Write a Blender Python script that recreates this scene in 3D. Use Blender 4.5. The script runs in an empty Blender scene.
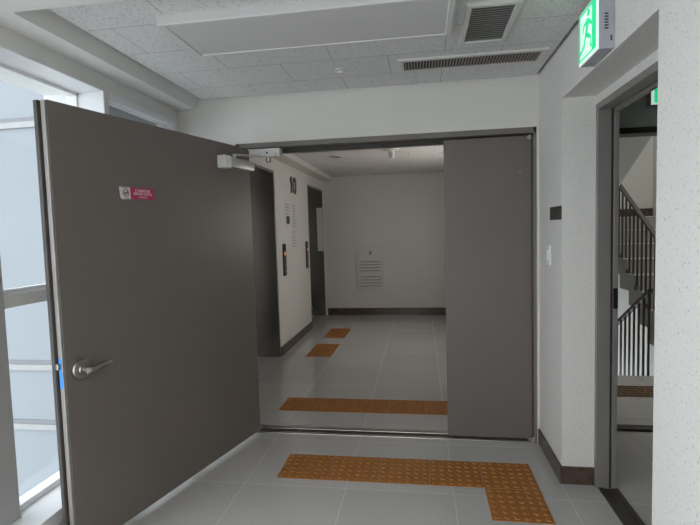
import bpy, bmesh, math, random
from mathutils import Vector, Matrix

random.seed(4)
PI = math.pi
sc = bpy.context.scene
COL = sc.collection

# ------------------------------------------------------------------ camera, world, exposure
cd = bpy.data.cameras.new('camera')
cam = bpy.data.objects.new('camera', cd)
COL.objects.link(cam)
sc.camera = cam
cd.sensor_fit = 'HORIZONTAL'
cd.sensor_width = 36.0
cd.lens = 475.2126 / 700.0 * 36.0
cd.clip_start = 0.05
cd.clip_end = 500
_p, _y, _r = -0.0666, -0.1498, -0.029
fwd = Vector((math.sin(_y) * math.cos(_p), math.cos(_y) * math.cos(_p), math.sin(_p)))
rt = Vector((math.cos(_y), -math.sin(_y), 0))
up = rt.cross(fwd)
R_ = rt * math.cos(_r) + up * math.sin(_r)
U_ = -rt * math.sin(_r) + up * math.cos(_r)
cam.matrix_world = Matrix((
    (R_.x, U_.x, -fwd.x, 0.8773), (R_.y, U_.y, -fwd.y, -3.2409), (R_.z, U_.z, -fwd.z, 1.4543), (0, 0, 0, 1)))

SKY = 4.9
w = bpy.data.worlds.new('overcast_sky')
sc.world = w
w.use_nodes = True
wn = w.node_tree
bg = wn.nodes['Background']
bg.inputs['Color'].default_value = (0.93, 0.965, 1.0, 1)
bg.inputs['Strength'].default_value = SKY
sc.view_settings.view_transform = 'Standard'
sc.view_settings.look = 'None'
sc.view_settings.gamma = 1
sc.view_settings.exposure = 0.0
sc.view_settings.use_curve_mapping = False
sc.cycles.max_bounces = 12
sc.cycles.diffuse_bounces = 8
sc.cycles.glossy_bounces = 6
sc.cycles.transparent_max_bounces = 12
sc.cycles.caustics_reflective = False
sc.cycles.use_denoising = True


# ------------------------------------------------------------------ materials
def new_mat(name):
    m = bpy.data.materials.new(name)
    m.use_nodes = True
    nt = m.node_tree
    return m, nt, nt.nodes['Principled BSDF']


def ramp(nt, fac, stops):
    r = nt.nodes.new('ShaderNodeValToRGB')
    e = r.color_ramp.elements
    e[0].position, e[0].color = stops[0][0], (*stops[0][1], 1)
    e[1].position, e[1].color = stops[-1][0], (*stops[-1][1], 1)
    for p, c in stops[1:-1]:
        k = e.new(p)
        k.color = (*c, 1)
    nt.links.new(fac, r.inputs[0])
    return r.outputs[0]


def noise(nt, scale, detail=3, rough=0.6, vec=None):
    n = nt.nodes.new('ShaderNodeTexNoise')
    n.inputs['Scale'].default_value = scale
    n.inputs['Detail'].default_value = detail
    n.inputs['Roughness'].default_value = rough
    if vec is None:
        g = nt.nodes.new('ShaderNodeNewGeometry')
        vec = g.outputs['Position']
    nt.links.new(vec, n.inputs['Vector'])
    return n.outputs[0]


def bump(nt, b, h, strength, dist=0.002):
    bp = nt.nodes.new('ShaderNodeBump')
    bp.inputs['Strength'].default_value = strength
    bp.inputs['Distance'].default_value = dist
    nt.links.new(h, bp.inputs['Height'])
    nt.links.new(bp.outputs[0], b.inputs['Normal'])


def plain(name, c, rough=0.5, metal=0.0, var=0.06, scale=9.0, bumpy=0.0, bscale=120, spec=0.5):
    m, nt, b = new_mat(name)
    lo = tuple(max(0, x * (1 - var)) for x in c)
    hi = tuple(min(1, x * (1 + var)) for x in c)
    nt.links.new(ramp(nt, noise(nt, scale), [(0.3, lo), (0.7, hi)]), b.inputs['Base Color'])
    b.inputs['Roughness'].default_value = rough
    b.inputs['Metallic'].default_value = metal
    b.inputs['Specular IOR Level'].default_value = spec
    if bumpy:
        bump(nt, b, noise(nt, bscale, 2), bumpy)
    return m


def emit(name, c, s, var=0.03):
    m, nt, b = new_mat(name)
    b.inputs['Base Color'].default_value = (*c, 1)
    nt.links.new(ramp(nt, noise(nt, 6), [(0.3, tuple(x * (1 - var) for x in c)), (0.7, c)]), b.inputs['Emission Color'])
    b.inputs['Emission Strength'].default_value = s
    b.inputs['Roughness'].default_value = 0.3
    return m


def speckled(name, c, fleck, amount=0.67, scale=150, rough=0.8, bstr=0.25):
    """sprayed stone-effect coating: pale ground with fine darker flecks"""
    m, nt, b = new_mat(name)
    n1 = noise(nt, scale, 2, 0.7)
    n2 = noise(nt, 2.2, 2)
    base = ramp(nt, n2, [(0.3, tuple(x * 0.97 for x in c)), (0.7, c)])
    mask = ramp(nt, n1, [(amount - 0.03, (0, 0, 0)), (amount + 0.02, (1, 1, 1))])
    mx = nt.nodes.new('ShaderNodeMixRGB')
    nt.links.new(mask, mx.inputs[0])
    nt.links.new(base, mx.inputs[1])
    mx.inputs[2].default_value = (*fleck, 1)
    nt.links.new(mx.outputs[0], b.inputs['Base Color'])
    b.inputs['Roughness'].default_value = rough
    bump(nt, b, n1, bstr, 0.0015)
    return m


def grid_floor(name, c, grout, x0, y0, step, gw, rough):
    m, nt, b = new_mat(name)
    g = nt.nodes.new('ShaderNodeNewGeometry')
    sp = nt.nodes.new('ShaderNodeSeparateXYZ')
    nt.links.new(g.outputs['Position'], sp.inputs[0])

    def math_(op, a, bb):
        n = nt.nodes.new('ShaderNodeMath')
        n.operation = op
        if isinstance(a, float):
            n.inputs[0].default_value = a
        else:
            nt.links.new(a, n.inputs[0])
        if bb is not None:
            if isinstance(bb, float):
                n.inputs[1].default_value = bb
            else:
                nt.links.new(bb, n.inputs[1])
        return n.outputs[0]
    lines = []
    cells = []
    for o, s in ((sp.outputs[0], x0), (sp.outputs[1], y0)):
        q = math_('DIVIDE', math_('SUBTRACT', o, s), step)
        f = math_('FRACT', math_('ADD', q, 100.0), None)
        d = math_('ABSOLUTE', math_('SUBTRACT', f, 0.5), None)
        lines.append(math_('GREATER_THAN', d, 0.5 - gw / step / 2))
        cells.append(math_('FLOOR', q, None))
    ln = math_('MAXIMUM', lines[0], lines[1])
    cv = nt.nodes.new('ShaderNodeCombineXYZ')
    nt.links.new(cells[0], cv.inputs[0])
    nt.links.new(cells[1], cv.inputs[1])
    wn_ = nt.nodes.new('ShaderNodeTexWhiteNoise')
    nt.links.new(cv.outputs[0], wn_.inputs['Vector'])
    tilec = ramp(nt, wn_.outputs[0], [(0, tuple(x * 0.95 for x in c)), (1, tuple(x * 1.05 for x in c))])
    fine = ramp(nt, noise(nt, 60, 4), [(0.3, (0.93,) * 3), (0.7, (1.03,) * 3)])
    mm = nt.nodes.new('ShaderNodeMixRGB')
    mm.blend_type = 'MULTIPLY'
    mm.inputs[0].default_value = 1
    nt.links.new(tilec, mm.inputs[1])
    nt.links.new(fine, mm.inputs[2])
    mx = nt.nodes.new('ShaderNodeMixRGB')
    nt.links.new(ln, mx.inputs[0])
    nt.links.new(mm.outputs[0], mx.inputs[1])
    mx.inputs[2].default_value = (*grout, 1)
    nt.links.new(mx.outputs[0], b.inputs['Base Color'])
    rr = nt.nodes.new('ShaderNodeMath')
    rr.operation = 'MULTIPLY_ADD'
    nt.links.new(ln, rr.inputs[0])
    rr.inputs[1].default_value = 0.5
    rr.inputs[2].default_value = rough
    nt.links.new(rr.outputs[0], b.inputs['Roughness'])
    return m


def ceiling_tiles(name, c, dx, dy):
    m, nt, b = new_mat(name)
    g = nt.nodes.new('ShaderNodeNewGeometry')
    mp = nt.nodes.new('ShaderNodeMapping')
    mp.inputs['Location'].default_value = (dx, dy, 0)
    nt.links.new(g.outputs['Position'], mp.inputs[0])
    br = nt.nodes.new('ShaderNodeTexBrick')
    br.offset = 0.5
    br.inputs['Scale'].default_value = 1
    br.inputs['Brick Width'].default_value = 0.61
    br.inputs['Row Height'].default_value = 0.31
    br.inputs['Mortar Size'].default_value = 0.0016
    br.inputs['Mortar Smooth'].default_value = 0
    br.inputs['Color1'].default_value = (*c, 1)
    br.inputs['Color2'].default_value = (*[x * 0.97 for x in c], 1)
    br.inputs['Mortar'].default_value = (*[x * 0.35 for x in c], 1)
    nt.links.new(mp.outputs[0], br.inputs['Vector'])
    n1 = noise(nt, 95, 2, 0.65)
    pit = ramp(nt, n1, [(0.36, (0.72,) * 3), (0.45, (1, 1, 1))])
    mm = nt.nodes.new('ShaderNodeMixRGB')
    mm.blend_type = 'MULTIPLY'
    mm.inputs[0].default_value = 1
    nt.links.new(br.outputs[0], mm.inputs[1])
    nt.links.new(pit, mm.inputs[2])
    nt.links.new(mm.outputs[0], b.inputs['Base Color'])
    b.inputs['Roughness'].default_value = 0.9
    bump(nt, b, n1, 0.3, 0.002)
    return m


def glass_mat(name, tint=(0.97, 0.99, 1.0)):
    m = bpy.data.materials.new(name)
    m.use_nodes = True
    nt = m.node_tree
    nt.nodes.remove(nt.nodes['Principled BSDF'])
    out = nt.nodes['Material Output']
    t = nt.nodes.new('ShaderNodeBsdfTransparent')
    t.inputs[0].default_value = (*tint, 1)
    gl = nt.nodes.new('ShaderNodeBsdfGlossy')
    gl.inputs['Roughness'].default_value = 0.02
    mx = nt.nodes.new('ShaderNodeMixShader')
    mx.inputs[0].default_value = 0.05
    nt.links.new(t.outputs[0], mx.inputs[1])
    nt.links.new(gl.outputs[0], mx.inputs[2])
    nt.links.new(mx.outputs[0], out.inputs[0])
    return m


def brushed(name, c, rough):
    m, nt, b = new_mat(name)
    g = nt.nodes.new('ShaderNodeNewGeometry')
    mp = nt.nodes.new('ShaderNodeMapping')
    mp.inputs['Scale'].default_value = (60, 60, 1.2)
    nt.links.new(g.outputs['Position'], mp.inputs[0])
    n = noise(nt, 4, 3, 0.6, mp.outputs[0])
    nt.links.new(ramp(nt, n, [(0.3, tuple(x * 0.9 for x in c)), (0.7, c)]), b.inputs['Base Color'])
    b.inputs['Metallic'].default_value = 1
    b.inputs['Roughness'].default_value = rough
    return m


M = {}
M['wall'] = speckled('stone_effect_wall_coating', (0.67, 0.66, 0.635), (0.42, 0.405, 0.385), 0.65, 125)
M['lobby_wall'] = speckled('lobby_wall_coating', (0.66, 0.645, 0.62), (0.44, 0.42, 0.40), 0.65, 125)
M['plaster'] = plain('painted_plaster', (0.68, 0.68, 0.665), 0.8, var=0.02)
M['white_frame'] = plain('white_window_paint', (0.74, 0.75, 0.77), 0.45, var=0.02)
M['alu'] = plain('grey_aluminium', (0.72, 0.715, 0.70), 0.5, 0.0, var=0.03)
M['ceil'] = ceiling_tiles('ceiling_tile', (0.66, 0.665, 0.66), 0.2 - 0.305 + 6.1, 0.26 + 6.2)
M['ceil_l'] = ceiling_tiles('lobby_ceiling_tile', (0.72, 0.71, 0.69), 6.27, 6.05)
M['gap'] = plain('dark_ceiling_trim', (0.09, 0.085, 0.08), 0.7)
M['floor'] = grid_floor('polished_floor_tile', (0.47, 0.46, 0.445), (0.58, 0.57, 0.55), -0.17, -0.68, 0.6, 0.003, 0.13)
M['base'] = plain('dark_brown_marble', (0.075, 0.05, 0.04), 0.25, var=0.4, scale=18)
M['door'] = plain('taupe_door_paint', (0.140, 0.122, 0.110), 0.42, var=0.03, scale=3)
M['frame'] = plain('taupe_frame_paint', (0.16, 0.145, 0.135), 0.4, var=0.03)
M['frame_r'] = plain('side_frame_paint', (0.19, 0.18, 0.172), 0.38, var=0.03)
M['backskin'] = plain('dark_door_back', (0.055, 0.05, 0.047), 0.5)
M['edge'] = plain('door_edge_paint', (0.30, 0.285, 0.27), 0.35, 0.3, var=0.03)
M['gasket'] = plain('dark_rubber', (0.035, 0.032, 0.03), 0.6)
M['steel'] = brushed('brushed_stainless', (0.50, 0.49, 0.47), 0.28)
M['elev'] = brushed('elevator_stainless', (0.43, 0.42, 0.40), 0.27)
M['satin'] = plain('satin_metal', (0.42, 0.40, 0.37), 0.32, 1.0, var=0.03)
M['silver'] = plain('silver_paint', (0.50, 0.50, 0.49), 0.4, 0.5, var=0.03)
M['black'] = plain('black_plastic', (0.012, 0.012, 0.013), 0.35)
M['brownplate'] = plain('dark_brown_plate', (0.03, 0.022, 0.018), 0.35)
M['blue'] = plain('blue_tape', (0.04, 0.28, 0.75), 0.5)
M['white'] = plain('white_plastic', (0.72, 0.72, 0.71), 0.4, var=0.02)
M['paper'] = plain('white_paper', (0.70, 0.70, 0.71), 0.7, var=0.03)
M['ink'] = plain('dark_ink', (0.06, 0.06, 0.065), 0.7)
M['greyink'] = plain('grey_ink', (0.28, 0.28, 0.28), 0.7)
M['magenta'] = plain('magenta_sticker', (0.40, 0.022, 0.10), 0.4, var=0.04)
M['stick'] = plain('pale_sticker', (0.62, 0.62, 0.63), 0.4, var=0.03)
M['pinkw'] = plain('sticker_lettering', (0.75, 0.6, 0.65), 0.5)
M['red'] = plain('prohibition_red', (0.30, 0.05, 0.09), 0.5)
M['tactile'] = plain('ochre_tactile_tile', (0.33, 0.138, 0.036), 0.5, var=0.08, scale=25, spec=0.25)
M['tactile_s'] = plain('brown_tactile_tile', (0.15, 0.095, 0.058), 0.45, var=0.1, scale=25)
M['vent'] = plain('vent_plastic', (0.60, 0.60, 0.59), 0.5, var=0.02)
M['ventdark'] = plain('vent_cavity', (0.05, 0.045, 0.042), 0.8)
M['slat'] = plain('diffuser_blade', (0.30, 0.27, 0.25), 0.5)
M['diffuser'] = plain('unlit_diffuser', (0.56, 0.56, 0.555), 0.45, var=0.015, scale=3)
M['lamp_body'] = plain('lamp_housing', (0.60, 0.60, 0.595), 0.45, var=0.02)
M['green'] = emit('green_exit_panel', (0.005, 0.50, 0.20), 1.1)
M['exitwhite'] = emit('white_exit_symbol', (0.80, 0.93, 0.88), 0.6)
M['signbody'] = plain('exit_sign_body', (0.42, 0.43, 0.47), 0.45)
M['glass'] = glass_mat('window_glass')
M['spandrel'] = plain('grey_spandrel_panel', (0.50, 0.52, 0.56), 0.35, var=0.02)
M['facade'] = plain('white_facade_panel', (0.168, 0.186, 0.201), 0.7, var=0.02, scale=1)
M['seamd'] = plain('facade_seam', (0.13, 0.135, 0.145), 0.8)
M['seaml'] = plain('facade_seam_lip', (0.21, 0.215, 0.215), 0.6)
M['ground'] = plain('pale_paving', (0.36, 0.36, 0.35), 0.9, scale=0.4)
M['rail'] = plain('dark_brown_railing', (0.035, 0.028, 0.025), 0.4)
M['stair'] = plain('stair_concrete', (0.33, 0.32, 0.30), 0.7)
M['nosing'] = plain('pale_nosing', (0.72, 0.70, 0.66), 0.5)
M['stairwall'] = plain('stairwell_plaster', (0.62, 0.63, 0.61), 0.85, var=0.03)
M['hatch'] = plain('hatch_paint', (0.62, 0.61, 0.58), 0.3, var=0.02)
M['slotgrey'] = plain('louvre_slot', (0.26, 0.25, 0.235), 0.7)
M['ventgrey'] = plain('vent_filter', (0.2, 0.195, 0.19), 0.8)
M['mullion'] = plain('grey_mullion_paint', (0.36, 0.355, 0.345), 0.5, var=0.03)
M['orange'] = emit('orange_display', (1.0, 0.33, 0.13), 0.55)
M['lamp_on'] = emit('lit_lamp_diffuser', (1.0, 0.95, 0.88), 2.0)  # glow of the added, unseen lamps


# ------------------------------------------------------------------ mesh helpers
def ring_frame(g, x0, x1, y0, y1, wx, wy, z0, z1, c=0.004):
    """one closed rectangular frame, chamfered on its lower (z0) rim"""
    b = bmesh.new()

    def loop(dx, dy, z):
        return [b.verts.new((x, y, z)) for x, y in ((x0 + dx, y0 + dy), (x1 - dx, y0 + dy), (x1 - dx, y1 - dy), (x0 + dx, y1 - dy))]
    L = [loop(0, 0, z1), loop(0, 0, z0 + c), loop(c, c, z0), loop(wx - c, wy - c, z0), loop(wx, wy, z0 + c), loop(wx, wy, z1)]
    for i in range(6):
        p, q = L[i], L[(i + 1) % 6]
        for k in range(4):
            b.faces.new((p[k], p[(k + 1) % 4], q[(k + 1) % 4], q[k]))
    bmesh.ops.recalc_face_normals(b, faces=b.faces[:])
    g._merge(b)


class MB:
    def __init__(s):
        s.bm = bmesh.new()

    def box(s, x0, x1, y0, y1, z0, z1, bev=0.0, mtx=None):
        b = bmesh.new()
        r = bmesh.ops.create_cube(b, size=1)
        for v in r['verts']:
            v.co = Vector(((x0 + x1) / 2 + v.co.x * (x1 - x0), (y0 + y1) / 2 + v.co.y * (y1 - y0), (z0 + z1) / 2 + v.co.z * (z1 - z0)))
        if bev:
            bmesh.ops.bevel(b, geom=b.edges[:] + b.verts[:], offset=bev, segments=2, affect='EDGES', profile=0.5)
        s._merge(b, mtx)
        return s

    def _merge(s, b, mtx=None):
        if mtx is not None:
            b.transform(mtx)
        me = bpy.data.meshes.new('tmp')
        b.to_mesh(me)
        b.free()
        s.bm.from_mesh(me)
        bpy.data.meshes.remove(me)

    def prism(s, pts, axis, a0, a1, mtx=None):
        """pts: 2D polygon; axis 'x','y','z' = extrusion axis from a0 to a1"""
        b = bmesh.new()

        def P(p, a):
            if axis == 'x':
                return (a, p[0], p[1])
            if axis == 'y':
                return (p[0], a, p[1])
            return (p[0], p[1], a)
        v0 = [b.verts.new(P(p, a0)) for p in pts]
        v1 = [b.verts.new(P(p, a1)) for p in pts]
        b.faces.new(v0)
        b.faces.new(v1[::-1])
        n = len(pts)
        for i in range(n):
            b.faces.new((v0[i], v1[i], v1[(i + 1) % n], v0[(i + 1) % n]))
        bmesh.ops.recalc_face_normals(b, faces=b.faces[:])
        s._merge(b, mtx)
        return s

    def tube(s, pts, rad, seg=12, mtx=None):
        b = bmesh.new()
        pts = [Vector(p) for p in pts]
        if not isinstance(rad, (list, tuple)):
            rad = [rad] * len(pts)
        rings = []
        ref = None
        for i, p in enumerate(pts):
            d = (pts[min(i + 1, len(pts) - 1)] - pts[max(i - 1, 0)]).normalized()
            if ref is None:
                ref = d.orthogonal().normalized()
            ref = (ref - d * ref.dot(d)).normalized()
            q = d.cross(ref)
            rings.append([b.verts.new(p + (ref * math.cos(2 * PI * k / seg) + q * math.sin(2 * PI * k / seg)) * rad[i]) for k in range(seg)])
        for a, c in zip(rings, rings[1:]):
            for k in range(seg):
                b.faces.new((a[k], a[(k + 1) % seg], c[(k + 1) % seg], c[k]))
        b.faces.new(rings[0][::-1])
        b.faces.new(rings[-1])
        bmesh.ops.recalc_face_normals(b, faces=b.faces[:])
        s._merge(b, mtx)
        return s

    def lathe(s, prof, seg=24, mtx=None):
        """prof: (r, z) along local z"""
        b = bmesh.new()
        rings = []
        for r, z in prof:
            if r < 1e-6:
                rings.append([b.verts.new((0, 0, z))])
            else:
                rings.append([b.verts.new((r * math.cos(2 * PI * k / seg), r * math.sin(2 * PI * k / seg), z)) for k in range(seg)])
        for a, c in zip(rings, rings[1:]):
            for k in range(seg):
                k2 = (k + 1) % seg
                if len(a) == 1 and len(c) == 1:
                    continue
                if len(a) == 1:
                    b.faces.new((a[0], c[k2], c[k]))
                elif len(c) == 1:
                    b.faces.new((a[k], a[k2], c[0]))
                else:
                    b.faces.new((a[k], a[k2], c[k2], c[k]))
        for rg, fl in ((rings[0], True), (rings[-1], False)):
            if len(rg) > 1:
                b.faces.new(rg[::-1] if fl else rg)
        bmesh.ops.recalc_face_normals(b, faces=b.faces[:])
        s._merge(b, mtx)
        return s

    def build(s, name, mat, parent=None, smooth=False):
        me = bpy.data.meshes.new(name)
        s.bm.to_mesh(me)
        s.bm.free()
        me.materials.append(M[mat] if isinstance(mat, str) else mat)
        if smooth:
            for p in me.polygons:
                p.use_smooth = True
            try:
                me.set_sharp_from_angle(angle=math.radians(40))
            except Exception:
                pass
        o = bpy.data.objects.new(name, me)
        COL.objects.link(o)
        if parent is not None:
            o.parent = parent
        return o


def tag(o, label=None, cat=None, group=None, kind=None):
    if label:
        o['label'] = label
    if cat:
        o['category'] = cat
    if group:
        o['group'] = group
    if kind:
        o['kind'] = kind
    return o


def thing(name, label, cat, loc=(0, 0, 0), rotz=0.0, group=None, kind=None):
    o = bpy.data.objects.new(name, None)
    o.empty_display_size = 0.1
    COL.objects.link(o)
    o.location = loc
    o.rotation_euler = (0, 0, rotz)
    return tag(o, label, cat, group, kind)


def S(mb, name, mat, label=None, cat=None):
    return tag(mb.build(name, mat), label, cat, None, 'structure')


def copy_tree(o, parent=None):
    c = o.copy()
    COL.objects.link(c)
    if parent is not None:
        c.parent = parent
    for ch in [x for x in bpy.data.objects if x.parent == o]:
        copy_tree(ch, c)
    return c


# axis matrices for lathe objects
def face_mtx(origin, zdir):
    z = Vector(zdir).normalized()
    x = z.orthogonal().normalized()
    if abs(z.z) < 0.5:
        x = Vector((0, 0, 1)).cross(z).normalized()
    y = z.cross(x)
    return Matrix(((x.x, y.x, z.x, origin[0]), (x.y, y.y, z.y, origin[1]), (x.z, y.z, z.z, origin[2]), (0, 0, 0, 1)))


# ------------------------------------------------------------------ key dimensions
XL, XR, CZ, SZ = -0.83, 1.638, 2.405, 2.345       # left wall, right wall, tile ceiling, lowered soffit
OX0, OX1, OZ = -0.405, 1.62, 2.085                 # double door frame outer
YB = 4.83                                         # lobby back wall
XE = -0.78                                        # elevator wall
YF = -7.0                                         # wall behind the camera
AY0, AY1, AX, AZ = -0.505, -1.55, 1.81, 2.13      # side door alcove
VY = 0.248                                        # second stair doorway wall

# ------------------------------------------------------------------ structure: floor
f = MB()
f.box(-1.05, AX, YF, 0.0, -0.12, 0)
f.box(-1.3, AX, 0.0, YB + 0.12, -0.12, 0)
f.box(AX, 4.75, -4.0, 1.545, -0.12, 0)
S(f, 'floor', 'floor', 'polished grey floor tiles with pale grout running through both doorways', 'floor')

# walls
f = MB()
f.box(-1.25, OX0, 0, 0.15, 0, 2.75)
f.box(OX1, 1.9, 0, 0.15, 0, 2.75)
f.box(OX0, OX1, 0, 0.15, OZ, 2.75)
S(f, 'wall_front', 'wall', 'speckled pale wall around and above the double door', 'wall')

f = MB()
f.box(XR, 1.9, AY0, 0, 0, 2.75)
f.box(XR, 1.9, AY1, AY0, AZ, 2.75)
f.box(XR, 1.9, YF, AY1, 0, 2.75)
f.box(AX, 1.9, AY1, AY0, 2.083, AZ)
S(f, 'wall_right', 'wall', 'speckled pale wall with the recessed side doorway on the right', 'wall')

f = MB()
f.box(-1.2, XL, YF, 0, 2.262, 2.75)                 # header
f.box(-1.2, XL, -0.80, -0.762, 0, 2.262)            # pier between window and panel
f.box(-1.2, XL, -0.762, 0, 0, 0.13)
f.box(-1.2, XL, -0.04, 0, 0.13, 2.262)
f.box(-1.2, -0.86, YF, -0.80, 0, 0.13)              # below the sill
f.box(-1.2, XL, YF - 0.1, -6.7, 0, 2.262)
S(f, 'wall_left', 'plaster', 'plain window wall on the left with a deep header', 'wall')
S(MB().box(-1.25, 1.9, YF - 0.15, YF, 0, 2.75), 'wall_back', 'wall', 'pale wall closing the room opposite the double door', 'wall')

# lobby walls, with the two elevator openings
E1a, E1b, E2a, E2b, EH = 0.95, 2.09, 3.70, 4.80, 2.165
f = MB()
f.box(-1.3, XE, 0.15, E1a, 0, 2.6)
f.box(-1.3, XE, E1b, E2a, 0, 2.6)
f.box(-1.3, XE, E2b, YB + 0.12, 0, 2.6)
f.box(-1.3, XE, E1a, E1b, EH, 2.6)
f.box(-1.3, XE, E2a, E2b, EH, 2.6)
S(f, 'wall_elevator', 'lobby_wall', 'pale lobby wall with two elevator openings and the number 10', 'wall')
S(MB().box(XE, 1.9, YB, YB + 0.12, 0, 2.6), 'wall_lobby_back', 'lobby_wall', 'plain lobby end wall with the louvred hatch', 'wall')
S(MB().box(1.75, 1.9, 0.15, YB, 0, 2.6), 'wall_lobby_right', 'lobby_wall', 'lobby wall hidden behind the closed door leaf', 'wall')

# ceilings
f = MB()
f.box(-0.63, XR - 0.022, -1.5, -0.022, CZ, CZ + 0.03)
S(f, 'ceiling', 'ceil', 'textured tile ceiling field with joints in running bond', 'ceiling')
f = MB()
f.box(-0.70, XR, -1.56, 0, CZ + 0.03, CZ + 0.06)
S(f, 'trim_1', 'gap', 'dark shadow gap around the tile ceiling', 'trim')
f = MB()
f.prism([(XL, SZ), (-0.69, SZ), (-0.655, CZ + 0.03), (-0.655, 2.6), (XL, 2.6)], 'y', -1.53, 0)
f.box(XL, XR, YF, -1.53, SZ, 2.6)
S(f, 'ceiling_border', 'plaster', 'smooth lowered plaster border of the ceiling along the windows', 'ceiling')
S(MB().box(-1.3, 1.95, YF, YB + .2, 2.62, 2.75), 'ceiling_slab', 'plaster', 'slab above the ceilings', 'ceiling')
S(MB().box(-0.585, 1.75, 0.15, YB - 0.015, 2.38, 2.41), 'ceiling_lobby', 'ceil_l', 'dim tile ceiling of the elevator lobby', 'ceiling')
S(MB().box(-0.62, 1.75, 0.15, YB, 2.41, 2.44), 'trim_2', 'gap', 'dark shadow gap around the lobby ceiling', 'trim')
S(MB().box(XE, -0.605, 0.15, YB, 2.31, 2.6), 'ceiling_lobby_border', 'lobby_wall', 'lowered border of the lobby ceiling above the elevators', 'ceiling')

# baseboards
BH = 0.10
S(MB().box(XR - 0.012, XR, AY0 - 0.012, 0, 0, BH, 0.002), 'baseboard_right', 'base', 'dark brown baseboard beside the closed door leaf', 'baseboard')
S(MB().box(XR, AX - 0.005, AY0 - 0.012, AY0, 0, BH, 0.002), 'baseboard_alcove', 'base', 'dark brown baseboard turning into the side doorway recess', 'baseboard')
S(MB().box(XR - 0.012, XR, YF, AY1, 0, BH, 0.002), 'baseboard_right_near', 'base', 'dark brown baseboard on the near stretch of right wall', 'baseboard')
f = MB()
f.box(XE, XE + 0.012, E1b + 0.002, E2a - 0.002, 0, 0.11, 0.002)
f.box(XE, XE + 0.012, 0.15, E1a, 0, 0.11, 0.002)
S(f, 'baseboard_elevator', 'base', 'dark brown baseboard between the two elevators', 'baseboard')
S(MB().box(XE + 0.03, 1.75, YB - 0.012, YB, 0, 0.12, 0.002), 'baseboard_back', 'base', 'dark brown baseboard under the louvred hatch', 'baseboard')

# ------------------------------------------------------------------ windows on the left
SILLZ = 0.195
S(MB().box(-1.06, -0.815, -6.7, -0.80, 0.13, SILLZ, 0.004), 'trim_sill', 'white_frame', 'white sill board under the left window', 'sill')
XG = -1.0


def window(name, y0, y1, label):
    r = thing(name, label, 'window', (XG, (y0 + y1) / 2, SILLZ), kind='structure')
    c = -(y0 + y1) / 2

    def b(yy0, yy1, z0, z1, x0=-0.03, x1=0.03):
        return MB().box(x0, x1, yy0 + c, yy1 + c, z0 - SILLZ, z1 - SILLZ, 0.003)
    g = MB()
    g.box(-0.03, 0.012, y0 + c, y0 + 0.028 + c, 0, 2.262 - SILLZ, 0.002)
    g.box(-0.03, 0.012, y1 - 0.028 + c, y1 + c, 0, 2.262 - SILLZ, 0.002)
    g.box(-0.03, 0.012, y0 + c, y1 + c, 0, 0.03, 0.002)
    g.box(-0.03, 0.012, y0 + c, y1 + c, 2.262 - SILLZ - 0.022, 2.262 - SILLZ, 0.002)
    g.build('window_frame', 'white_frame', r)
    g = MB()
    g.box(-0.05, 0.03, y0 + c, y1 + c, 1.15 - SILLZ, 1.212 - SILLZ, 0.003)
    tr = g.build('transom', 'alu', r)
    MB().box(-0.02, 0.014, y0 + c, y1 + c, 1.212 - SILLZ, 1.232 - SILLZ, 0.002).build('glazing_bead', 'white_frame', tr)
    MB().box(-0.016, -0.008, y0 + c, y1 + c, 0.02, 2.25 - SILLZ).build('glass', 'glass', r)
    return r


window('window_1', -1.41, -0.785, 'tall bright window seen left of the open door leaf')
window('window_2', -2.75, -1.56, 'tall window bay just nearer than the grey mullion')
window('window_3', -4.1, -2.90, 'second window bay behind the viewpoint')
window('window_4', -5.5, -4.25, 'third window bay behind the viewpoint')
window('window_5', -6.7, -5.65, 'last window bay behind the viewpoint')
for i, y in enumerate((-1.56, -2.90, -4.25, -5.65)):
    S(MB().box(-1.06, -0.945, y, y + 0.15, SILLZ, 2.262, 0.003), 'trim_mullion' if i == 0 else 'trim_mullion_%d' % i, 'mullion',
      'wide grey mullion at the left edge of the view' if i == 0 else 'wide grey mullion behind the viewpoint', 'mullion')
# white reveal linings of the window head and of the far jamb
f = MB()
f.box(-1.06, XL - 0.002, -6.7, -0.80, 2.258, 2.262)
f.box(-1.06, XL - 0.002, -0.803, -0.80, SILLZ, 2.258)
S(f, 'trim_reveal', 'white_frame', 'white lining of the left window recess', 'trim')
# the second, narrow window in the corner behind the open leaf
window('window_6', -0.762, -0.04, 'narrow corner window mostly hidden behind the open door leaf')
S(MB().box(-1.06, -0.815, -0.762, -0.04, 0.13, SILLZ, 0.004), 'trim_corner_sill', 'white_frame', 'white sill board behind the open door leaf', 'sill')
w6 = bpy.data.objects['window_6']
MB().box(0.035, 0.055, -0.33, 0.33, 2.10 - SILLZ, 2.24 - SILLZ).build('top_panel', 'spandrel', w6)
f = MB()
f.box(-0.86, XL + 0.004, -0.762, -0.04, 2.225, 2.262, 0.002)
f.box(-0.86, XL + 0.004, -0.075, -0.04, SILLZ, 2.225, 0.002)
S(f, 'trim_corner_reveal', 'white_frame', 'pale frame around the corner window', 'trim')

# exterior seen through the glass
FY = 3.5
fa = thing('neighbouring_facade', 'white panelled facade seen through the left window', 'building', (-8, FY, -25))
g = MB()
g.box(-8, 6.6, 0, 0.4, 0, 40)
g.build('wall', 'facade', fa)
for z in (3.3, -0.56, -1.55, 5.3):
    s_ = MB().box(-8, 6.6, -0.012, 0.0, z + 25, z + 25 + 0.07).build('seam', 'seamd', fa)
    MB().box(-8, 6.6, -0.03, 0.0, z + 25 - 0.09, z + 25).build('seam_lip', 'seaml', s_)
S(MB().box(-60, 40, -60, 60, -25.2, -25), 'ground', 'ground', 'pale paving far below the windows', 'ground')
f = MB()
f.box(-1.50, -1.31, 0.0, FY, -25, 8)
S(f, 'wall_outer', 'facade', 'outer wall of the elevator shaft', 'wall')

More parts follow.
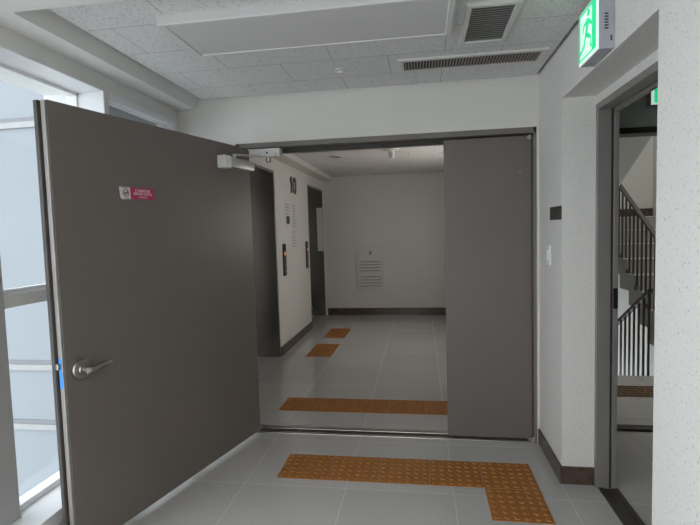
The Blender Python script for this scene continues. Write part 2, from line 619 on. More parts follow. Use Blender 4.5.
# ------------------------------------------------------------------ double door frame and threshold
f = MB()
f.box(OX0, OX0 + 0.035, -0.006, 0.15, 0, OZ, 0.002)
f.box(1.601, OX1, -0.006, 0.15, 0, OZ, 0.002)
f.box(OX0, OX1, -0.006, 0.15, 2.05, OZ, 0.002)
f.box(OX0, OX1, 0.085, 0.15, 2.025, 2.06)
fr = S(f, 'trim_door_frame', 'frame', 'taupe steel frame around the double door', 'door frame')
MB().box(OX0 + 0.035, 1.601, 0.079, 0.085, 2.022, 2.05).build('door_seal', 'gasket', fr)
f = MB()
f.box(-0.365, 1.60, 0.002, 0.03, 0, 0.006, 0.002)
f.box(-0.365, 1.60, 0.085, 0.13, 0, 0.006, 0.002)
f.box(-0.365, 1.60, 0.03, 0.085, 0, 0.0025)
th = S(f, 'trim_threshold', 'steel', 'stainless steel threshold strip under the double door', 'threshold')
MB().box(-0.365, 1.60, 0.045, 0.082, 0.0025, 0.005).build('groove', 'gasket', th)  # dark strip standing in for shade in the threshold gap

# ------------------------------------------------------------------ open left leaf (local: x along leaf from hinge, y towards the viewer)
hx, hy = -0.298, 0.0
ang = math.atan2(-1.105, -0.294)
LT, LW, LB, LH = 0.055, 1.457, 0.032, 2.045
dr = thing('door_1', 'large taupe steel door leaf standing wide open on the left', 'door', (hx, hy, 0), ang, kind='structure')
MB().box(0.012, LW, -0.03, 0, LB, LH, 0.003).build('leaf', 'door', dr)
MB().box(0.014, LW + 0.022, -LT, -0.032, LB + 0.012, LH - 0.002, 0.004).build('back_skin', 'backskin', dr)
tag(MB().box(LW, LW + 0.008, -0.029, -0.003, LB + 0.003, LH - 0.003, 0.003).build('edge_strip', 'edge', dr), 'paler metal edge of the leaf')
g = MB()
g.box(LW + 0.002, LW + 0.0095, -0.026, -0.006, 0.80, 0.935, 0.002)
tp = tag(g.build('latch_cover', 'blue', dr), 'bright blue protective tape over the latch plate')
MB().box(LW + 0.005, LW + 0.022, -0.030, -0.014, 0.885, 0.912, 0.003).build('latch_bolt', 'satin', tp)
# lever handle
hd = MB()
hd.lathe([(0, 0), (0.046, 0), (0.047, 0.005), (0.043, 0.013), (0.030, 0.017), (0.022, 0.017), (0.020, 0.022), (0.0, 0.022)], 36, face_mtx((1.382, 0, 0.867), (0, 1, 0)))
h0 = tag(hd.build('handle_rosette', 'satin', dr, True), 'round satin metal rosette')
hd = MB()
hd.tube([(1.378, 0.018, 0.866), (1.378, 0.050, 0.866)], [0.013, 0.013], 16)
sec = [(1.394, 0.013, 0.006), (1.386, 0.015, 0.012), (1.36, 0.015, 0.013), (1.32, 0.013, 0.013), (1.285, 0.011, 0.012), (1.262, 0.009, 0.010), (1.254, 0.005, 0.006)]
b_ = bmesh.new()
rings = []
for q, (ux, hh, tt) in enumerate(sec):
    zc = 0.866 + 0.012 * max(0.0, (1.36 - ux) / 0.106)
    yc = 0.056 - 0.012 * max(0.0, (1.33 - ux) / 0.08)
    rings.append([b_.verts.new((ux, yc + tt * math.cos(2 * PI * k / 16), zc + hh * math.sin(2 * PI * k / 16))) for k in range(16)])
for p_, q_ in zip(rings, rings[1:]):
    for k in range(16):
        b_.faces.new((p_[k], p_[(k + 1) % 16], q_[(k + 1) % 16], q_[k]))
b_.faces.new(rings[0][::-1])
b_.faces.new(rings[-1])
bmesh.ops.recalc_face_normals(b_, faces=b_.faces[:])
hd._merge(b_)
hd.build('lever', 'satin', h0, True)

# sticker on the leaf
st = thing('door_sticker', 'small white and magenta sticker high on the open door leaf', 'sticker', (hx, hy, 0), ang)
MB().prism([(1.118, 1.704), (1.052, 1.706), (1.050, 1.646), (1.104, 1.643), (1.112, 1.652)], 'y', 0.0, 0.0012).build('symbol_panel', 'stick', st)
g = MB()
cx, cz = 1.078, 1.675
ring = []
for k in range(28):
    a0, a1 = 2 * PI * k / 28, 2 * PI * (k + 1) / 28
    g.prism([(cx + 0.019 * math.cos(a0), cz + 0.019 * math.sin(a0)), (cx + 0.019 * math.cos(a1), cz + 0.019 * math.sin(a1)),
             (cx + 0.014 * math.cos(a1), cz + 0.014 * math.sin(a1)), (cx + 0.014 * math.cos(a0), cz + 0.014 * math.sin(a0))], 'y', 0.0012, 0.002)
g.prism([(cx - 0.013, cz + 0.010), (cx - 0.010, cz + 0.013), (cx + 0.013, cz - 0.010), (cx + 0.010, cz - 0.013)], 'y', 0.0012, 0.0021)
g.build('prohibition_ring', 'red', st)
g = MB()
g.box(cx - 0.011, cx + 0.010, 0.0012, 0.0018, cz - 0.003, cz + 0.004)
g.box(cx - 0.010, cx - 0.006, 0.0012, 0.0018, cz - 0.008, cz + 0.002)
g.box(cx + 0.005, cx + 0.009, 0.0012, 0.0018, cz - 0.008, cz + 0.002)
g.box(cx - 0.02, cx + 0.02, 0.0012, 0.0018, 1.699, 1.702)
g.box(cx - 0.018, cx + 0.012, 0.0012, 0.0018, 1.648, 1.651)
g.build('symbol', 'ink', st)
MB().box(0.894, 1.051, 0, 0.001, 1.647, 1.706).build('text_panel', 'magenta', st)
g = MB()


def glyph_line(g, u0, u1, zc, h, n):
    """a line of small block letters, strokes only (the wording is too small to read); u runs towards the hinge"""
    step = (u0 - u1) / n
    for i in range(n):
        a = u0 - i * step
        b = a - step * 0.72
        t = h * 0.22
        kind = random.randint(0, 3)
        g.box(b, a, 0.001, 0.0018, zc + h / 2 - t, zc + h / 2)
        if kind != 1:
            g.box(b, a, 0.001, 0.0018, zc - h / 2, zc - h / 2 + t)
        g.box(a - step * 0.22, a, 0.001, 0.0018, zc - h / 2, zc + h / 2) if kind != 2 else g.box((a + b) / 2 - step * .1, (a + b) / 2 + step * .1, 0.001, 0.0018, zc - h / 2, zc + h / 2)
        if kind in (0, 3):
            g.box(b, b + step * 0.2, 0.001, 0.0018, zc - h / 2, zc + h / 2)


glyph_line(g, 1.020, 0.922, 1.691, 0.012, 8)
glyph_line(g, 1.030, 0.912, 1.675, 0.012, 9)
glyph_line(g, 0.995, 0.942, 1.658, 0.006, 6)
g.build('lettering', 'pinkw', st)

# door closer on the leaf with a hold-open bracket on the frame head
dc = thing('door_closer', 'silver grey door closer across the top corner of the open leaf', 'door closer', (hx, hy, 0), ang)
g = MB()
g.box(0.03, 0.362, 0.0, 0.055, 1.886, 1.950, 0.008)
body = g.build('closer_body', 'silver', dc, True)
g = MB()
g.box(0.295, 0.364, 0.0, 0.062, 1.876, 1.956, 0.006)
g.build('end_cap', 'white', body)
g = MB()
g.lathe([(0, 0), (0.014, 0), (0.014, 0.03), (0, 0.03)], 16, Matrix.Translation((0.225, 0.03, 1.948)))
g.tube([(0.225, 0.03, 1.974), (0.13, 0.09, 1.976), (0.02, 0.12, 1.978)], 0.007, 8)
g.build('arm', 'silver', dc)
# bracket (in world axes, so undo the leaf angle)
inv = Matrix.Rotation(-ang, 4, 'Z') @ Matrix.Translation((-hx, -hy, 0))
g = MB()
g.box(-0.292, -0.066, -0.062, -0.006, 2.022, 2.034, 0.003, inv)
g.box(-0.285, -0.068, -0.060, -0.050, 1.978, 2.030, 0.003, inv)
g.box(-0.085, -0.064, -0.055, -0.006, 1.972, 2.030, 0.003, inv)
brk = g.build('track_bracket', 'silver', dc)
g = MB()
g.lathe([(0, 0), (0.007, 0), (0.007, 0.003), (0, 0.003)], 14, inv @ face_mtx((-0.155, -0.0605, 2.005), (0, -1, 0)))
g.build('slot_hole', 'black', brk)
g = MB()
g.lathe([(0, 0), (0.010, 0), (0.008, 0.006), (0, 0.006)], 14, inv @ face_mtx((-0.095, -0.0605, 1.995), (0, -1, 0)))
g.build('fixing_screw', 'satin', brk, True)
g = MB()
g.lathe([(0, -0.02), (0.018, -0.02), (0.018, 0.012), (0.010, 0.02), (0, 0.02)], 16, inv @ Matrix.Translation((-0.155, -0.035, 1.964)))
g.build('roller', 'satin', brk)

# ------------------------------------------------------------------ closed right leaf
d2 = thing('door_2', 'narrow taupe steel door leaf standing closed on the right', 'door', (1.60, 0.036, 0), kind='structure')
MB().box(-0.555, -0.002, 0.0, 0.045, 0.012, 2.040, 0.003).build('leaf', 'door', d2)
MB().box(-0.562, -0.553, 0.02, 0.045, 0.012, 2.040, 0.002).build('edge_strip', 'frame', d2)
g = MB()
g.lathe([(0, -0.012), (0.011, -0.012), (0.011, 0.012), (0, 0.012)], 12, Matrix.Translation((-0.014, -0.012, 2.026)))
g.box(-0.03, 0.0, -0.012, 0.004, 2.016, 2.036, 0.002)
g.build('top_pivot', 'satin', d2)
g = MB()
g.lathe([(0, -0.012), (0.012, -0.012), (0.012, 0.02), (0, 0.02)], 12, Matrix.Translation((0.0, -0.022, 0.02)))
g.box(-0.035, 0.012, -0.022, 0.004, 0.006, 0.024, 0.002)
g.build('bottom_pivot', 'satin', d2)
MB().lathe([(0, 0), (0.007, 0), (0.005, 0.007), (0, 0.008)], 12, face_mtx((-0.075, 0.0, 1.81), (0, -1, 0))).build('stud', 'satin', d2, True)

# ------------------------------------------------------------------ side doorway (right wall) and stair doorway frames
f = MB()
JY0, JY1 = AY0 - 0.012, AY1 + 0.01
f.box(AX - 0.006, 1.872, -0.545, -0.515, 0, 2.083, 0.002)
f.box(AX - 0.006, 1.872, JY1, -1.515, 0, 2.083, 0.002)
f.box(AX - 0.006, 1.872, -1.515, -0.545, 2.048, 2.083, 0.002)
f.box(AX + 0.001, 1.9, -0.515, AY0, 0, 2.083)
fr = S(f, 'trim_side_frame', 'frame_r', 'grey steel door frame in the side recess on the right', 'door frame')
g = MB()
g.box(1.872, 1.884, -0.535, -0.517, 0, 2.055)
g.build('door_seal', 'gasket', fr)
g = MB()
g.box(1.884, 1.907, -0.552, -0.517, 0, 2.05, 0.002)
g.box(1.884, 1.907, -1.52, -0.552, 2.035, 2.06, 0.002)
inner = g.build('rebate', 'frame_r', fr)
MB().box(1.880, 1.905, -0.557, -0.551, 1.0, 1.11, 0.002).build('strike_plate', 'black', fr)
f = MB()
f.box(1.815, 1.835, -1.515, -0.552, 0, 0.010, 0.002)
f.box(1.835, 1.885, -1.515, -0.552, 0, 0.004)
f.box(1.885, 1.915, -1.515, -0.552, 0, 0.010, 0.002)
S(f, 'trim_side_threshold', 'rail', 'dark metal threshold of the side doorway', 'threshold')

# vestibule and stairwell shell
f = MB()
f.box(1.9, 2.03, VY, VY + 0.14, 0, 2.75)
f.box(3.15, 4.75, VY, VY + 0.14, 0, 2.75)
f.box(2.03, 3.15, VY, VY + 0.14, 2.09, 2.75)
S(f, 'wall_vestibule', 'stairwall', 'wall between the vestibule and the stairs beyond the side doorway', 'wall')
S(MB().box(4.62, 4.75, -4.0, VY, 0, 2.75), 'wall_vestibule_right', 'stairwall', 'far wall of the vestibule', 'wall')
S(MB().box(1.9, 4.75, -4.12, -4.0, 0, 2.75), 'wall_vestibule_near', 'stairwall', 'near end wall of the vestibule', 'wall')
S(MB().box(1.9, 4.75, -4.0, VY, 2.45, 2.75), 'ceiling_vestibule', 'stairwall', 'low ceiling of the vestibule', 'ceiling')
f = MB()
f.box(2.03, 2.07, VY - 0.008, VY + 0.14, 0, 2.09, 0.002)
f.box(3.11, 3.15, VY - 0.008, VY + 0.14, 0, 2.09, 0.002)
f.box(2.07, 3.11, VY - 0.008, VY + 0.14, 2.05, 2.09, 0.002)
S(f, 'trim_stair_frame', 'rail', 'dark door frame between vestibule and stairs', 'door frame')
S(MB().box(2.07, 3.11, VY - 0.01, VY + 0.06, 0, 0.022, 0.004), 'trim_stair_threshold', 'rail', 'dark threshold strip between vestibule and stairs', 'threshold')
f = MB()
f.box(1.9, 2.0, VY + 0.14, 5.2, -3, 5.4)
f.box(4.62, 4.75, VY + 0.14, 5.2, -3, 5.4)
f.box(1.9, 4.75, 5.2, 5.33, -3, 5.4)
f.box(1.9, 4.75, VY, VY + 0.14, 2.75, 5.4)
f.box(1.9, 4.75, VY, 5.33, 5.4, 5.5)
S(f, 'wall_stairwell', 'stairwall', 'pale plaster walls of the stairwell', 'wall')

# ------------------------------------------------------------------ stairs
RZ, TY, Y0 = 0.17, 0.26, 1.60
NS = 9


def flight(name, x0, x1, label, y0, z0, sign, ysign, n=NS, th=0.2):
    """folded plate flight: both the treads and the underside are stepped"""
    top, bot = [], []
    y, z = y0, z0
    pts = [(y, z)]
    for k in range(n):
        z += RZ * sign
        pts.append((y, z))
        y += TY * ysign
        pts.append((y, z))
    low = [(p[0] + TY * 0.55 * ysign * sign, p[1] - th) for p in pts]
    poly = pts + low[::-1]
    g = MB()
    g.prism(poly, 'x', x0, x1)
    r = tag(g.build(name, 'stair'), label, 'stairs', None, 'structure')
    return r, pts


up, upts = flight('stair_flight', 3.30, 4.62, 'upward stair flight beyond the side doorway with pale nosings', Y0, 0.0, 1, 1)
g = MB()
for k in range(NS):
    yy, zz = upts[1 + 2 * k]
    g.box(3.30, 4.62, yy - 0.006, yy + 0.03, zz - 0.004, zz + 0.004)
g.build('nosing', 'nosing', up)
MLY = Y0 + TY * NS
S(MB().box(2.0, 4.62, MLY - 0.02, 5.2, RZ * NS - 0.2, RZ * NS), 'floor_landing', 'stair', 'half landing at the top of the first flight', 'landing')
S(MB().box(2.0, 4.62, 5.188, 5.2, RZ * NS, RZ * NS + 0.15), 'baseboard_landing', 'base', 'dark baseboard on the half landing', 'baseboard')
# returning flight above, seen from below
g = MB()
a0, a1 = (3.7, 1.53), (0.75, 3.45)
sl = (2.265 - 1.833) / (1.537 - 2.332)
g.prism([(3.7, 1.833 + sl * (3.7 - 2.332)), (0.5, 1.833 + sl * (0.5 - 2.332)), (0.5, 1.833 + sl * (0.5 - 2.332) + 0.35), (3.7, 1.833 + sl * (3.7 - 2.332) + 0.35)], 'x', 2.0, 3.0)
tag(g.build('stair_flight', 'stairwall'), 'underside of the stair flight returning overhead', 'stairs', None, 'structure')
g = MB()
pts = []
y, z = 1.545, 0.0
dn, dpts = flight('stair_flight', 2.0, 3.02, 'downward stair flight dropping away behind the railing', 1.545, 0.0, -1, 1, 9)


def railing(name, label, x, ya, yb, zfun, sfun, step=0.115, string=True):
    r = thing(name, label, 'railing', (x, ya, sfun(ya)))
    ox = Matrix.Translation((-x, -ya, -sfun(ya)))
    g = MB()
    L = [(x, ya + (yb - ya) * t, zfun(ya + (yb - ya) * t)) for t in (0, 0.33, 0.66, 1)]
    dz = (zfun(yb) - zfun(ya)) / (yb - ya)
    g.prism([(ya, zfun(ya) - 0.02), (yb, zfun(yb) - 0.02), (yb, zfun(yb) + 0.015), (ya, zfun(ya) + 0.015)], 'x', x - 0.022, x + 0.022, ox)
    g.build('handrail', 'rail', r)
    if string:
        g = MB()
        g.prism([(ya, sfun(ya) - 0.03), (yb, sfun(yb) - 0.03), (yb, sfun(yb) + 0.03), (ya, sfun(ya) + 0.03)], 'x', x - 0.02, x + 0.02, ox)
        g.build('bottom_rail', 'rail', r)
    n = int((yb - ya) / step)
    for i in range(n + 1):
        yy = ya + 0.03 + i * step
        if yy > yb - 0.01:
            break
        MB().box(x - 0.0085, x + 0.0085, yy - 0.0085, yy + 0.0085, sfun(yy), zfun(yy) - 0.01, 0, ox).build('baluster', 'rail', r)
    return r


railing('stair_railing', 'dark railing sloping up beside the stair nosings', 3.33, 1.66, 3.94,
        lambda y: 1.385 + 0.655 * (y - 2.33), lambda y: 0.60 + 0.655 * (y - 2.49), 0.105)
railing('stair_railing', 'dark railing with pale rail top sloping down behind the landing', 3.0, 1.56, 3.6,
        lambda y: 0.807 - 0.604 * (y - 1.573), lambda y: -0.05 - 0.604 * (y - 1.573), 0.105)
# stair tactile tiles
def stair_tile(x, label):
    t = MB()
    t.box(x, x + 0.297, 0.945, 1.235, 0, 0.004, 0.001)
    for j in range(5):
        for i in range(5):
            px = x + 0.035 + i * 0.057 + (0.02 if j % 2 else 0)
            py = 0.945 + 0.03 + j * 0.057
            t.prism([(px - 0.022, py - 0.008), (px + 0.022, py - 0.008), (px + 0.022, py + 0.010), (px - 0.022, py + 0.010)], 'z', 0.004, 0.010)
    return tag(t.build('tactile_tile', 'tactile_s'), label, 'tactile tile', 'tactile tiles at the stair landing')


stair_tile(2.46, 'left brown tactile tile on the floor in front of the stair railing')
stair_tile(2.76, 'right brown tactile tile on the floor in front of the stair railing')
# ------------------------------------------------------------------ elevators
def elevator(name, ya, yb, label):
    r = thing(name, label, 'elevator door', (-1.08, (ya + yb) / 2, 0), kind='structure')
    c = (ya + yb) / 2
    h = (yb - ya) / 2
    j = 0.03
    g = MB()
    g.box(-0.05, 0.298, h - j, h, 0, EH, 0.002)
    g.box(-0.05, 0.298, -h, -h + j, 0, EH, 0.002)
    g.box(-0.05, 0.298, -h + j, h - j, EH - j, EH, 0.002)
    g.build('jamb', 'elev', r)
    for s in (-1, 1):
        MB().box(-0.03, 0.0, min(0.002 * s, (h - j) * s), max(0.002 * s, (h - j) * s), 0.004, EH - j, 0.002).build('door_panel', 'elev', r)
    MB().box(-0.05, 0.10, -h + j, h - j, 0, 0.004).build('sill', 'steel', r)
    return r


elevator('door_3', E1a, E1b, 'near stainless elevator doorway beside the open door leaf')
elevator('door_4', E2a, E2b, 'far stainless elevator doorway next to the lobby end wall')

# white sheet standing in for a bright reflection on the far jamb
t = thing('elevator_notice', 'large white sheet on the steel jamb of the far elevator', 'notice', (-0.85, E2b - 0.031, 1.12))
MB().box(-0.035, 0.062, -0.003, 0, 0, 0.74).build('sheet', 'paper', t)


def call_panel(y, label):
    t = thing('call_panel', label, 'call panel', (XE, y, 0.93), group='elevator call panels')
    MB().box(0, 0.016, -0.055, 0.055, 0, 0.39, 0.003).build('plate', 'black', t)
    MB().box(0.016, 0.018, -0.022, 0.022, 0.25, 0.29).build('display', 'orange', t)
    for z in (0.06, 0.12):
        MB().lathe([(0, 0), (0.016, 0), (0.014, 0.005), (0, 0.005)], 16, face_mtx((0.016, 0, z), (1, 0, 0))).build('button', 'satin', t)


call_panel(2.36, 'black call panel with orange display beside the near elevator')
call_panel(3.52, 'black call panel with orange display beside the far elevator')

# floor number
t = thing('floor_number', 'bold black number 10 high on the lobby wall', 'number sign', (XE, 2.75, 1.965))
ex = 0.006
g = MB()
g.prism([(0.03, 0), (0.10, 0), (0.10, 0.215), (0.045, 0.215), (0.0, 0.175), (0.0, 0.135), (0.03, 0.15)], 'x', 0, ex)
g.build('digit_one', 'black', t)
g = MB()
o_, i_ = [], []
for k in range(40):
    a = 2 * PI * k / 40
    ca, sa = math.cos(a), math.sin(a)
    q = lambda v, e: math.copysign(abs(v) ** e, v)
    o_.append((0.225 + 0.085 * q(ca, 0.7), 0.1075 + 0.1095 * q(sa, 0.7)))
    i_.append((0.225 + 0.030 * q(ca, 0.7), 0.1075 + 0.066 * q(sa, 0.7)))
for k in range(40):
    k2 = (k + 1) % 40
    g.prism([o_[k], o_[k2], i_[k2], i_[k]], 'x', 0, ex)
g.build('digit_zero', 'black', t)


def notice(y0, y1, z0, z1, label, dark=None, lines=5):
    t = thing('wall_notice', label, 'notice', (XE, y0, z0), group='notices between the elevators')
    W, H = y1 - y0, z1 - z0
    MB().box(0, 0.003, 0, W, 0, H).build('sheet', 'stick', t)
    g = MB()
    lo = 0.08 * H
    if dark:
        MB().box(0.003, 0.0036, W * 0.25, W * 0.85, H * 0.08, H * 0.42).build('picture', 'ink', t)
        lo = 0.5 * H
    for k in range(lines):
        z = lo + (H * 0.9 - lo) * k / max(1, lines - 1)
        g.box(0.003, 0.0036, W * 0.12, W * (0.6 + 0.28 * random.random()), z, z + H * 0.03)
    g.build('printed_lines', 'greyink', t)


notice(2.46, 2.70, 1.54, 1.83, 'white notice with dark picture below the number 10', True, 4)
notice(2.80, 3.03, 1.51, 1.83, 'pale notice with printed lines right of the pictured one', False, 8)
notice(2.73, 3.03, 1.25, 1.48, 'small pale notice lowest of the three between the elevators', False, 6)

# louvred hatch on the back wall
t = thing('louvre_hatch', 'white louvred hatch with lock on the lobby end wall', 'vent hatch', (-0.225, YB, 0.435))
W, H = 0.475, 0.755
g = MB()
for a in ((0, 0.03, 0, H), (W - 0.03, W, 0, H), (0.03, W - 0.03, 0, 0.03), (0.03, W - 0.03, H - 0.03, H)):
    g.box(a[0], a[1], -0.022, 0, a[2], a[3], 0.003)
g.build('frame', 'hatch', t)
MB().box(0.034, W - 0.034, -0.014, 0, 0.034, H - 0.034, 0.002).build('door_panel', 'hatch', t)
g = MB()
for k in range(9):
    if k == 4:
        continue
    z = 0.075 + k * 0.052
    g.prism([(-0.014, z + 0.03), (-0.030, z + 0.004), (-0.030, z), (-0.014, z)], 'x', 0.06, W - 0.06)
g.build('louvre', 'hatch', t)
g = MB()
for k in range(9):
    if k != 4:
        z = 0.075 + k * 0.052
        g.box(0.06, W - 0.06, -0.0155, -0.014, z - 0.014, z)
g.build('slot', 'slotgrey', t)  # grey strips paint the shadow beneath each louvre
g = MB()
g.box(0.215, 0.27, -0.018, -0.014, 0.60, 0.68, 0.002)
lk = g.build('lock', 'silver', t)
MB().box(0.232, 0.252, -0.022, -0.018, 0.61, 0.655, 0.002).build('keyhole', 'black', lk)

# lobby ceiling fittings
t = thing('ceiling_detector', 'white stemmed detector on the lobby ceiling', 'detector', (0.56, 2.3, 2.38))
MB().lathe([(0, 0), (0.095, 0), (0.085, -0.018), (0.03, -0.026), (0, -0.026)], 24).build('base', 'white', t, True)
MB().lathe([(0, -0.02), (0.032, -0.02), (0.034, -0.09), (0.028, -0.105), (0, -0.107)], 20).build('stem', 'white', t, True)


def downlight(x, y, label):
    t = thing('downlight', label, 'ceiling light', (x, y, 2.38), group='unlit lobby downlights')
    g = MB()
    for k in range(24):
        a0, a1 = 2 * PI * k / 24, 2 * PI * (k + 1) / 24
        g.prism([(0.105 * math.cos(a0), 0.105 * math.sin(a0)), (0.105 * math.cos(a1), 0.105 * math.sin(a1)),
                 (0.085 * math.cos(a1), 0.085 * math.sin(a1)), (0.085 * math.cos(a0), 0.085 * math.sin(a0))], 'z', -0.008, 0)
    g.build('trim_ring', 'white', t)
    MB().lathe([(0, 0), (0.086, 0), (0.086, -0.003), (0, -0.004)], 24).build('lens', 'slat', t)


downlight(-0.16, 2.66, 'unlit downlight near the elevator side, front of the two')
downlight(-0.25, 4.35, 'unlit downlight near the elevator side, close to the end wall')
downlight(1.25, 2.78, 'unlit downlight by the closed leaf, front of the two')
downlight(1.29, 4.55, 'unlit downlight by the closed leaf, close to the end wall')

# unseen lamps added to brighten the lobby, room and stairs
def fill_lamp(name, x, y, z, sx, sy, power, label, col=(1, 0.96, 0.90)):
    t = thing(name, label, 'ceiling light', (x, y, z))
    MB().box(-sx / 2, sx / 2, -sy / 2, sy / 2, -0.035, 0, 0.004).build('housing', 'lamp_body', t)
    MB().box(-sx / 2 + 0.02, sx / 2 - 0.02, -sy / 2 + 0.02, sy / 2 - 0.02, -0.04, -0.035).build('diffuser', 'lamp_on', t)
    ld = bpy.data.lights.new(name + '_light', 'AREA')
    ld.shape = 'RECTANGLE'
    ld.size, ld.size_y = sx - 0.04, sy - 0.04
    ld.energy = power
    ld.color = col
    lo = bpy.data.objects.new(name + '_light', ld)
    COL.objects.link(lo)
    lo.parent = t
    lo.location = (0, 0, -0.045)


t = thing('wall_lamp', 'lit wall lamp of the lobby hidden behind the closed leaf', 'wall light', (1.75, 2.4, 1.55))  # added out of sight to lift the lobby light
MB().box(-0.05, 0, -0.8, 0.8, -0.22, 0.22, 0.005).build('housing', 'lamp_body', t)
MB().box(-0.058, -0.045, -0.77, 0.77, -0.19, 0.19, 0.004).build('diffuser', 'lamp_on', t)
ld = bpy.data.lights.new('wall_lamp_light', 'AREA')
ld.shape = 'RECTANGLE'
ld.size, ld.size_y = 0.38, 1.54
ld.energy = 12.0
ld.color = (1, 0.95, 0.89)
lo = bpy.data.objects.new('wall_lamp_light', ld)
COL.objects.link(lo)
lo.parent = t
lo.location = (-0.062, 0, 0)
lo.rotation_euler = (0, PI / 2, 0)
fill_lamp('room_lamp', 0.40, -4.4, SZ, 1.27, 0.39, 34.0, 'lit ceiling lamp of the room just behind the viewpoint', (1, 0.985, 0.96))  # added behind the camera because daylight alone is too dark
fill_lamp('room_lamp', 0.40, -6.0, SZ, 1.27, 0.39, 34.0, 'lit ceiling lamp of the room farthest behind the viewpoint', (1, 0.985, 0.96))  # second added lamp, also behind the camera
fill_lamp('stair_lamp', 3.9, 2.6, 5.38, 0.3, 1.2, 45.0, 'stairwell ceiling lamp far above the flights')  # added out of view to light the stairwell
fill_lamp('landing_lamp', 3.8, 0.9, 2.98, 0.3, 0.8, 9.0, 'stair landing lamp hidden above the doorway', (1, 0.97, 0.92))  # added out of view to light the landing

# ------------------------------------------------------------------ room ceiling fittings
t = thing('ceiling_lamp', 'long flat unlit ceiling lamp in the room', 'ceiling light', (0.40, -1.07, CZ))
g = MB()
W2, D2 = 0.635, 0.195
ring_frame(g, -W2, W2, -D2, D2, 0.03, 0.022, -0.042, 0.0)
g.build('housing', 'lamp_body', t)
MB().box(-W2 + 0.03, W2 - 0.03, -D2 + 0.022, D2 - 0.022, -0.038, -0.005).build('diffuser', 'diffuser', t)

t = thing('ceiling_vent', 'small square ceiling grille of fine slats', 'vent', (1.205, -0.878, CZ))
g = MB()
a, b = 0.117, 0.218
ring_frame(g, -a, a, -b, b, 0.026, 0.026, -0.014, 0.0)
g.build('frame', 'vent', t)
MB().box(-a + 0.02, a - 0.02, -b + 0.02, b - 0.02, -0.002, 0).build('cavity', 'ventgrey', t)  # grey sheet painted as the shaded hollow behind the slats
g = MB()
n = 17
for k in range(n):
    y = -b + 0.034 + (2 * b - 0.068) * k / (n - 1)
    g.prism([(y - 0.009, -0.0125), (y - 0.006, -0.0125), (y + 0.009, -0.005), (y + 0.006, -0.005)], 'x', -a + 0.026, a - 0.026)
g.build('slat', 'vent', t)

t = thing('linear_diffuser', 'long slotted air diffuser in the ceiling over the closed leaf', 'vent', (1.172, -0.385, CZ))
g = MB()
a, b = 0.405, 0.105
ring_frame(g, -a, a, -b, b, 0.03, 0.03, -0.010, 0.0, 0.002)
g.build('frame', 'vent', t)
MB().box(-a + 0.02, a - 0.02, -b + 0.02, b - 0.02, -0.002, 0).build('cavity', 'ventdark', t)  # near-black sheet painted as the shaded hollow behind the blades
g = MB()
n = 44
for k in range(n):
    x = -a + 0.04 + (2 * a - 0.08) * k / (n - 1)
    g.box(x - 0.0032, x + 0.0032, -b + 0.03, b - 0.03, -0.009, -0.002)
g.build('blade', 'slat', t)

t = thing('sprinkler_head', 'tiny white sprinkler cap on the room ceiling', 'sprinkler', (0.425, -0.395, CZ))
MB().lathe([(0, 0), (0.038, 0), (0.036, -0.006), (0.02, -0.009), (0.018, -0.02), (0, -0.022)], 20).build('cap', 'vent', t, True)

# ------------------------------------------------------------------ exit signs
def man(g, y0, z0, s, x0, x1, flip=1):
    """running figure in the y-z plane (y0, z0 = foot centre), extruded along x"""
    def P(pts):
        g.prism([(y0 + flip * p[0] * s, z0 + p[1] * s) for p in pts], 'x', x0, x1)
    hd_ = [(0.16 + 0.085 * math.cos(2 * PI * k / 16), 0.90 + 0.085 * math.sin(2 * PI * k / 16)) for k in range(16)]
    P(hd_)
    P([(0.10, 0.80), (0.22, 0.72), (0.06, 0.40), (-0.10, 0.44)])
    P([(0.13, 0.80), (0.40, 0.60), (0.36, 0.54), (0.12, 0.68)])
    P([(0.10, 0.80), (-0.20, 0.74), (-0.20, 0.66), (0.08, 0.68)])
    P([(-0.20, 0.74), (-0.30, 0.55), (-0.23, 0.52), (-0.14, 0.70)])
    P([(0.06, 0.46), (0.30, 0.34), (0.25, 0.25), (-0.04, 0.38)])
    P([(0.30, 0.34), (0.26, 0.02), (0.36, 0.02), (0.40, 0.08), (0.34, 0.10)])
    P([(0.0, 0.44), (-0.10, 0.44), (-0.22, 0.20), (-0.14, 0.14)])
    P([(-0.22, 0.22), (-0.44, 0.12), (-0.42, 0.04), (-0.15, 0.14)])


SX, SY0, SY1, SZ0, SZ1 = 1.577, -1.205, -0.985, 2.135, 2.352
t = thing('exit_sign', 'lit green running man exit sign above the side recess', 'exit sign', (XR, (SY0 + SY1) / 2, SZ0))
ox = Matrix.Translation((-XR, -(SY0 + SY1) / 2, -SZ0))
MB().box(SX, XR, SY0, SY1, SZ0, SZ1, 0.004, ox).build('housing', 'signbody', t)
MB().box(SX - 0.004, SX + 0.002, SY0 + 0.002, SY1 - 0.002, SZ0 + 0.002, SZ1 - 0.002, 0.001, ox).build('front_frame', 'exitwhite', t)
fp = MB().box(SX - 0.006, SX - 0.002, SY0 + 0.014, SY1 - 0.006, SZ0 + 0.014, SZ1 - 0.008, 0, ox).build('green_panel', 'green', t)
g = MB()
g.box(SX - 0.0072, SX - 0.006, SY0 + 0.058, SY1 - 0.030, SZ0 + 0.022, SZ1 - 0.022, 0, ox)
g.build('white_doorway', 'exitwhite', fp)
g = MB()
man(g, (SY0 + SY1) / 2 + 0.006, SZ0 + 0.03, 0.165, SX - 0.0085, SX - 0.0072, -1)
g.bm.transform(ox)
g.build('running_man', 'green', fp)
g = MB()
for k in range(6):
    z = SZ0 + 0.075 + k * 0.011
    g.box(SX + 0.022, SX + 0.036, SY0 - 0.0012, SY0 + 0.001, z, z + 0.006, 0, ox)
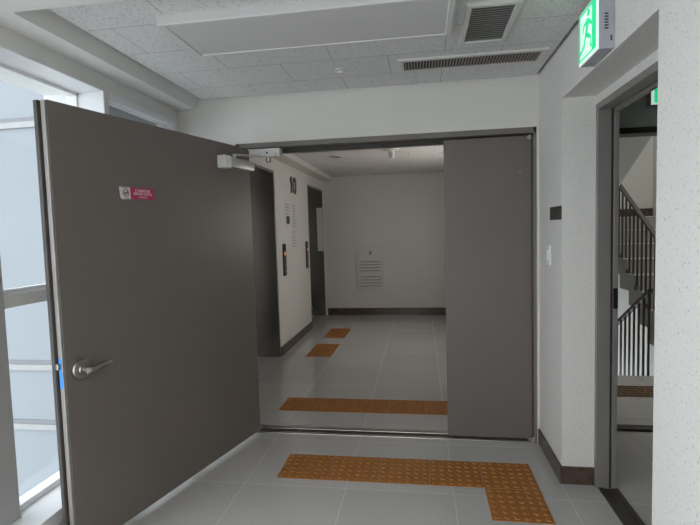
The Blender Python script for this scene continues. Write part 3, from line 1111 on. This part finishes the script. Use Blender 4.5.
MB().box(SX + 0.044, SX + 0.05, SY0 - 0.0012, SY0 + 0.001, SZ0 + 0.03, SZ0 + 0.05, 0, ox).build('test_button', 'ink', t)
g.build('side_vent', 'ink', t)

# second sign beyond the side doorway
t = thing('exit_sign', 'lit exit sign half hidden beyond the side doorway', 'exit sign', (2.375, VY, 2.215))
MB().box(0, 0.26, -0.07, 0, 0, 0.17, 0.004).build('housing', 'signbody', t)
MB().box(0.002, 0.258, -0.074, -0.068, 0.002, 0.168, 0.001).build('front_frame', 'exitwhite', t)
fp = MB().box(0.018, 0.25, -0.076, -0.072, 0.012, 0.160).build('green_panel', 'green', t)
g = MB()
mt = Matrix.Rotation(PI / 2, 4, 'Z')
man(g, 0, 0.022, 0.135, 0.0, 0.0015, 1)
g.bm.transform(Matrix.Translation((0.14, -0.0745, 0)) @ Matrix.Rotation(-PI / 2, 4, 'Z') @ Matrix.Identity(4))
g.build('running_man', 'exitwhite', fp)

# ------------------------------------------------------------------ right wall fittings
t = thing('wall_plate', 'small dark brown plate on the wall beside the closed leaf', 'sign plate', (XR, -0.39, 1.483))
MB().box(-0.008, 0, -0.107, 0.107, 0, 0.075, 0.002).build('plate', 'brownplate', t)
g = MB()
g.box(-0.0095, -0.008, -0.098, 0.098, 0.006, 0.069, 0.0005)
g.build('inset', 'brownplate', t)
t = thing('light_switch', 'white switch jutting from the wall under the brown plate', 'switch', (XR, -0.245, 1.215))
MB().box(-0.012, 0, -0.04, 0.04, 0, 0.12, 0.003).build('plate', 'white', t)
MB().box(-0.020, -0.010, -0.022, 0.022, 0.025, 0.095, 0.003).build('rocker', 'white', t)

# ------------------------------------------------------------------ tactile paving: every tile its own object
def tactile_mesh():
    g = MB()
    g.box(0.0015, 0.2985, 0.0015, 0.2985, 0, 0.004, 0.001)
    for i in range(6):
        for j in range(6):
            x, y = 0.025 + i * 0.05, 0.025 + j * 0.05
            g.lathe([(0.0145, 0.0035), (0.0125, 0.0075), (0.009, 0.0088), (0, 0.009)], 8, Matrix.Translation((x, y, 0)))
    return g


proto = tactile_mesh().build('tactile_tile', 'tactile')
D = -0.3037
nearlab = ['leftmost ochre dotted tile of the near tactile row before the threshold',
           'second ochre dotted tile from left in the near tactile row',
           'third ochre dotted tile in the middle of near tactile row',
           'fourth ochre dotted tile from left in the near tactile row',
           'ochre dotted corner tile at right end of near tactile row',
           'ochre dotted tile nearest the viewer, below the corner tile']
spots = [(0.3 * i, D - 0.3, nearlab[i], 'near tactile paving') for i in range(5)] + [(1.2, D - 0.6, nearlab[5], 'near tactile paving')]
farlab = ['leftmost ochre dotted tile of the lobby row past the threshold',
          'second ochre dotted tile from left in the lobby row',
          'third ochre dotted tile in the middle of the lobby row',
          'fourth ochre dotted tile from left in the lobby row',
          'last ochre dotted tile of the lobby row, partly behind closed leaf']
spots += [(-0.31 + 0.3 * i, 0.437, farlab[i], 'lobby tactile row') for i in range(5)]
spots += [(-0.485, 2.10, 'front ochre tile of the pair before the near elevator', 'elevator tactile pairs'),
          (-0.485, 2.40, 'rear ochre tile of the pair before the near elevator', 'elevator tactile pairs'),
          (-0.475, 3.07, 'front ochre tile of the farthest pair on the lobby floor', 'elevator tactile pairs'),
          (-0.475, 3.37, 'rear ochre tile of the farthest pair on the lobby floor', 'elevator tactile pairs')]
for k, (x, y, lab, grp) in enumerate(spots):
    o = proto if k == 0 else proto.copy()
    if k:
        COL.objects.link(o)
    o.location = (x, y, 0)
    tag(o, lab, 'tactile tile', grp)
